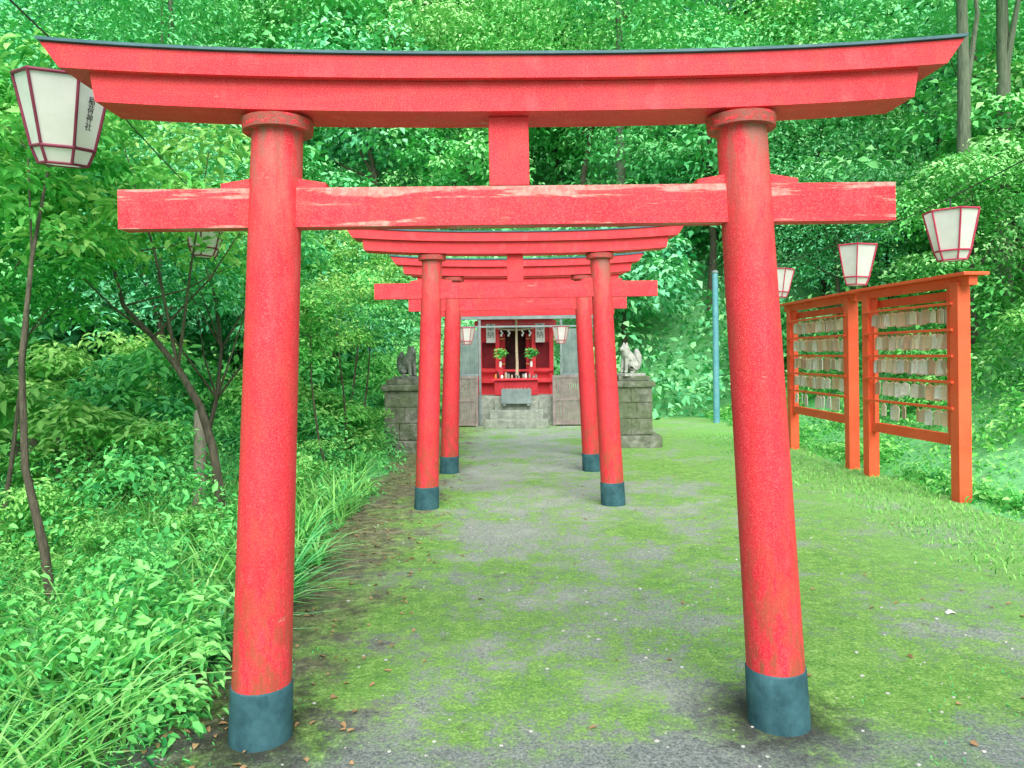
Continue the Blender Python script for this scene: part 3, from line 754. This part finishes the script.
for s in (-1,1):
    d=boxo("door",(s*.30,.42,1.44),(.14,.03,1.05),DRED,e)
    for k in range(4): boxo("door_bar",(0,-.02,-.42+.28*k),(.14,.015,.02),GOLD,d)
bm=bmesh.new()
for s in (-1,1):
    yb=-.55 if s<0 else 2.0
    vs=[(-1.12,yb,2.50),(1.12,yb,2.50),(1.08,.75,3.0),(-1.08,.75,3.0)]
    a=[bm.verts.new(v) for v in vs]; b=[bm.verts.new((v[0],v[1],v[2]+.07)) for v in vs]
    bm.faces.new(a); bm.faces.new(b)
    for k in range(4): bm.faces.new((a[k],a[(k+1)%4],b[(k+1)%4],b[k]))
fin(bm,"roof",ROOFM,e)
me=text_mesh("奉\n納",.17,INK)
for s in (-1,1):
    w=boxo("name_plaque",(s*.54,.15,1.98),(.20,.02,.42),WHITEP,e,rot=(R(-6),0,0))
    o=bpy.data.objects.new("lettering",me); o.parent=w; COL.objects.link(o)
    o.location=(0,-.0115,.06); o.rotation_euler=(R(90),0,0)
tw=thing("twisted_rope","thin straw rope with small paper streamers above doorway","rope",(SX,SY+.1,2.08))
bm=bmesh.new(); tube(bm,[(-.40+.08*k,0,-.03*math.sin(math.pi*k/10)) for k in range(11)],[.012+.012*math.sin(math.pi*k/10) for k in range(11)],8); fin(bm,"rope",ROPE,tw)
for x in (-.30,-.14,.16,.32):
    bm=bmesh.new()
    for k in range(3): box(bm,(x+(.012 if k%2 else -.012),-.04,-.06-.045*k),(.035,.006,.048),(0,.25 if k%2 else -.25,0))
    fin(bm,"paper_streamer",WHITEP,tw)
br=thing("bell_rope","long straw bell rope with round brass bell","bell rope",(SX+.02,SY-.12,0))
bm=bmesh.new(); tube(bm,[(0,0,1.06),(.005,0,1.12),(.01,0,1.3),(0,0,1.6),(0,0,1.9),(0,0,2.3)],[.045,.036,.032,.028,.026,.02],8); fin(bm,"rope",ROPE,br)
bm=bmesh.new(); bmesh.ops.create_uvsphere(bm,u_segments=16,v_segments=10,radius=.06,matrix=Matrix.Translation((0,0,2.30))); fin(bm,"bell",GOLD,br)
ot=thing("offering_box","low gray slatted offering box on the steps","offering box",(SX,SY-.66,.46))
bm=bmesh.new(); box(bm,(0,0,.18),(.62,.28,.30),None,.008)
for s in (-1,1): box(bm,(s*.25,0,.015),(.06,.26,.05))
fin(bm,"box_body",METG,ot)
bm=bmesh.new()
for k in range(8): box(bm,(-.26+.074*k,0,.34),(.026,.26,.022))
fin(bm,"slatted_top",WOODG,ot)
at=thing("altar_shelf","dull red altar shelf crowded with small offerings","altar",(SX,SY-.26,0))
boxo("shelf_top",(0,0,.98),(.98,.24,.04),RED,at)
boxo("shelf_front",(0,.02,.80),(.92,.18,.31),DRED,at)
for s in (-1,1): boxo("vase_stand",(s*.33,.06,1.12),(.11,.10,.24),DRED,at)
items=[(-.33,1.24,WHITEP,.13,.032),(.33,1.24,WHITEP,.13,.032)]
ri=random.Random(6)
for k in range(13):
    x=-.44+.073*k+ri.uniform(-.015,.015); items.append((x,1.0,ri.choice([WHITEP,ORANGEM,GOLD,STONED,STONED,WOODG,ROPE,DARK]),ri.uniform(.05,.14),ri.uniform(.022,.034)))
for x,z,mt,h,r in items:
    bm=bmesh.new(); tube(bm,[(0,0,0),(0,0,h*.3),(0,0,h*.75),(0,0,h)],[r*.7,r,r*.8,r*.5],14)
    tag(fin(bm,"offering_cup",mt,None,(SX+x,SY-(.20 if z>1.1 else .33),z)),"small vessel standing on red altar shelf","vessel","small vessels on the altar shelf")
cr,C=crown("sprig_leaves",.12,.15,.18,14,22,.055,LNEAR,fine=True)
for x in (-.33,.33):
    o=bpy.data.objects.new("evergreen_sprig",cr); link(o,None,(SX+x,SY-.20,1.35)); tag(o,"leafy evergreen sprig in white altar vase","plant","evergreen sprigs in altar vases")
sf=thing("shrine_shelter","gray metal framed shelter with frosted side panels","shelter",(SX+.1,SY-.45,0))
for x in (-1.30,-.86,.86,1.5): boxo("upright",(x,0,1.18),(.05,.05,2.36),METG,sf)
boxo("header_beam",(.1,0,2.30),(3.1,.08,.09),METG,sf); boxo("header_beam",(.1,0,2.10),(2.9,.04,.04),METG,sf)
for a,b in ((-1.27,-.89),(.89,1.47)):
    fp=boxo("frosted_panel",((a+b)/2,.0,1.57),(b-a,.015,.95),FROST,sf)
    bm=bmesh.new(); k=a+.06
    while k<b: box(bm,(k-(a+b)/2,-.015,0),(.014,.012,.95)); k+=.085
    fin(bm,"panel_bars",METG,fp)
    boxo("panel_rail",((a+b)/2,-.02,1.08),(b-a,.05,.05),METG,sf)
for a,b in ((-1.36,-.90),(.66,1.55)):
    g=thing("lattice_gate","gray-brown lattice gate panel beside the shrine steps","gate",(SX+.1+(a+b)/2,SY-.62,0),(0,0,0),"lattice gates before the shrine")
    w=b-a
    bm=bmesh.new()
    for s in (-1,1): box(bm,(s*(w/2-.025),0,.54),(.05,.05,1.06))
    for z in (.06,.56,1.04): box(bm,(0,0,z),(w,.045,.05))
    fin(bm,"gate_frame",WOODB,g)
    bm=bmesh.new(); k=-w/2+.06
    while k<w/2-.04: box(bm,(k,.0,.55),(.033,.02,.98)); k+=.040
    fin(bm,"gate_slats",WOODB,g)

pl=thing("utility_pole","slim teal painted pole at edge of woods","pole",(4.35,16.0,0))
bm=bmesh.new(); tube(bm,[(0,0,-.2),(0,0,1.6),(0,0,3.2)],[.07,.065,.06],16); fin(bm,"shaft",TEAL,pl)
bm=bmesh.new(); tube(bm,[(0,0,3.2),(0,0,3.23),(0,0,3.26)],[.075,.075,.03],16); fin(bm,"pole_cap",METG,pl)
for px,py,h,tl in ((-2.78,6.6,1.05,.04),(-2.95,7.1,.75,-.06),(-4.4,7.2,.75,.04),(-4.62,7.2,.8,0),(-4.82,7.25,.72,-.03)):
    bm=bmesh.new(); tube(bm,[(0,0,-.1),(.01,0,h*.5),(0,.01,h-.02),(0,.01,h)],[.055,.052,.05,.035],12)
    tag(fin(bm,"wooden_post",WOODG,None,(px,py,0),(tl,tl,0)),"weathered old wooden stake standing in undergrowth","post","weathered stakes in the undergrowth")

# ------------------------------------------------------------------ camera, light
cam=bpy.data.cameras.new("Camera"); co=bpy.data.objects.new("Camera",cam); COL.objects.link(co)
cam.sensor_width=36; cam.lens=36*750/1024; cam.shift_y=-29/1024; cam.clip_end=900; cam.clip_start=.05
co.matrix_world=Matrix.Translation((0,0,1.5))@Matrix.Rotation(R(90),4,'X')@Matrix.Rotation(R(-.65),4,'Z')
S.camera=co
w=bpy.data.worlds.new("World"); S.world=w; w.use_nodes=True; nt=w.node_tree
sky=nt.nodes.new('ShaderNodeTexSky'); sky.sky_type='NISHITA'; sky.sun_disc=False
AZ,EL=172,47
sky.sun_elevation=R(EL); sky.sun_rotation=R(AZ); sky.dust_density=5; sky.air_density=1.0
bg=nt.nodes['Background']; nt.links.new(sky.outputs[0],bg.inputs[0]); bg.inputs[1].default_value=.15
sun=bpy.data.lights.new("Sun",'SUN'); sun.energy=4.0; sun.angle=R(60); sun.color=(1,.97,.93)
so=bpy.data.objects.new("Sun",sun); COL.objects.link(so)
az=R(AZ); el=R(EL); d=Vector((math.sin(az)*math.cos(el),math.cos(az)*math.cos(el),math.sin(el)))
so.rotation_euler=d.to_track_quat('Z','Y').to_euler(); so.location=(0,0,30)
S.view_settings.view_transform='Standard'; S.view_settings.look='None'; S.view_settings.exposure=0
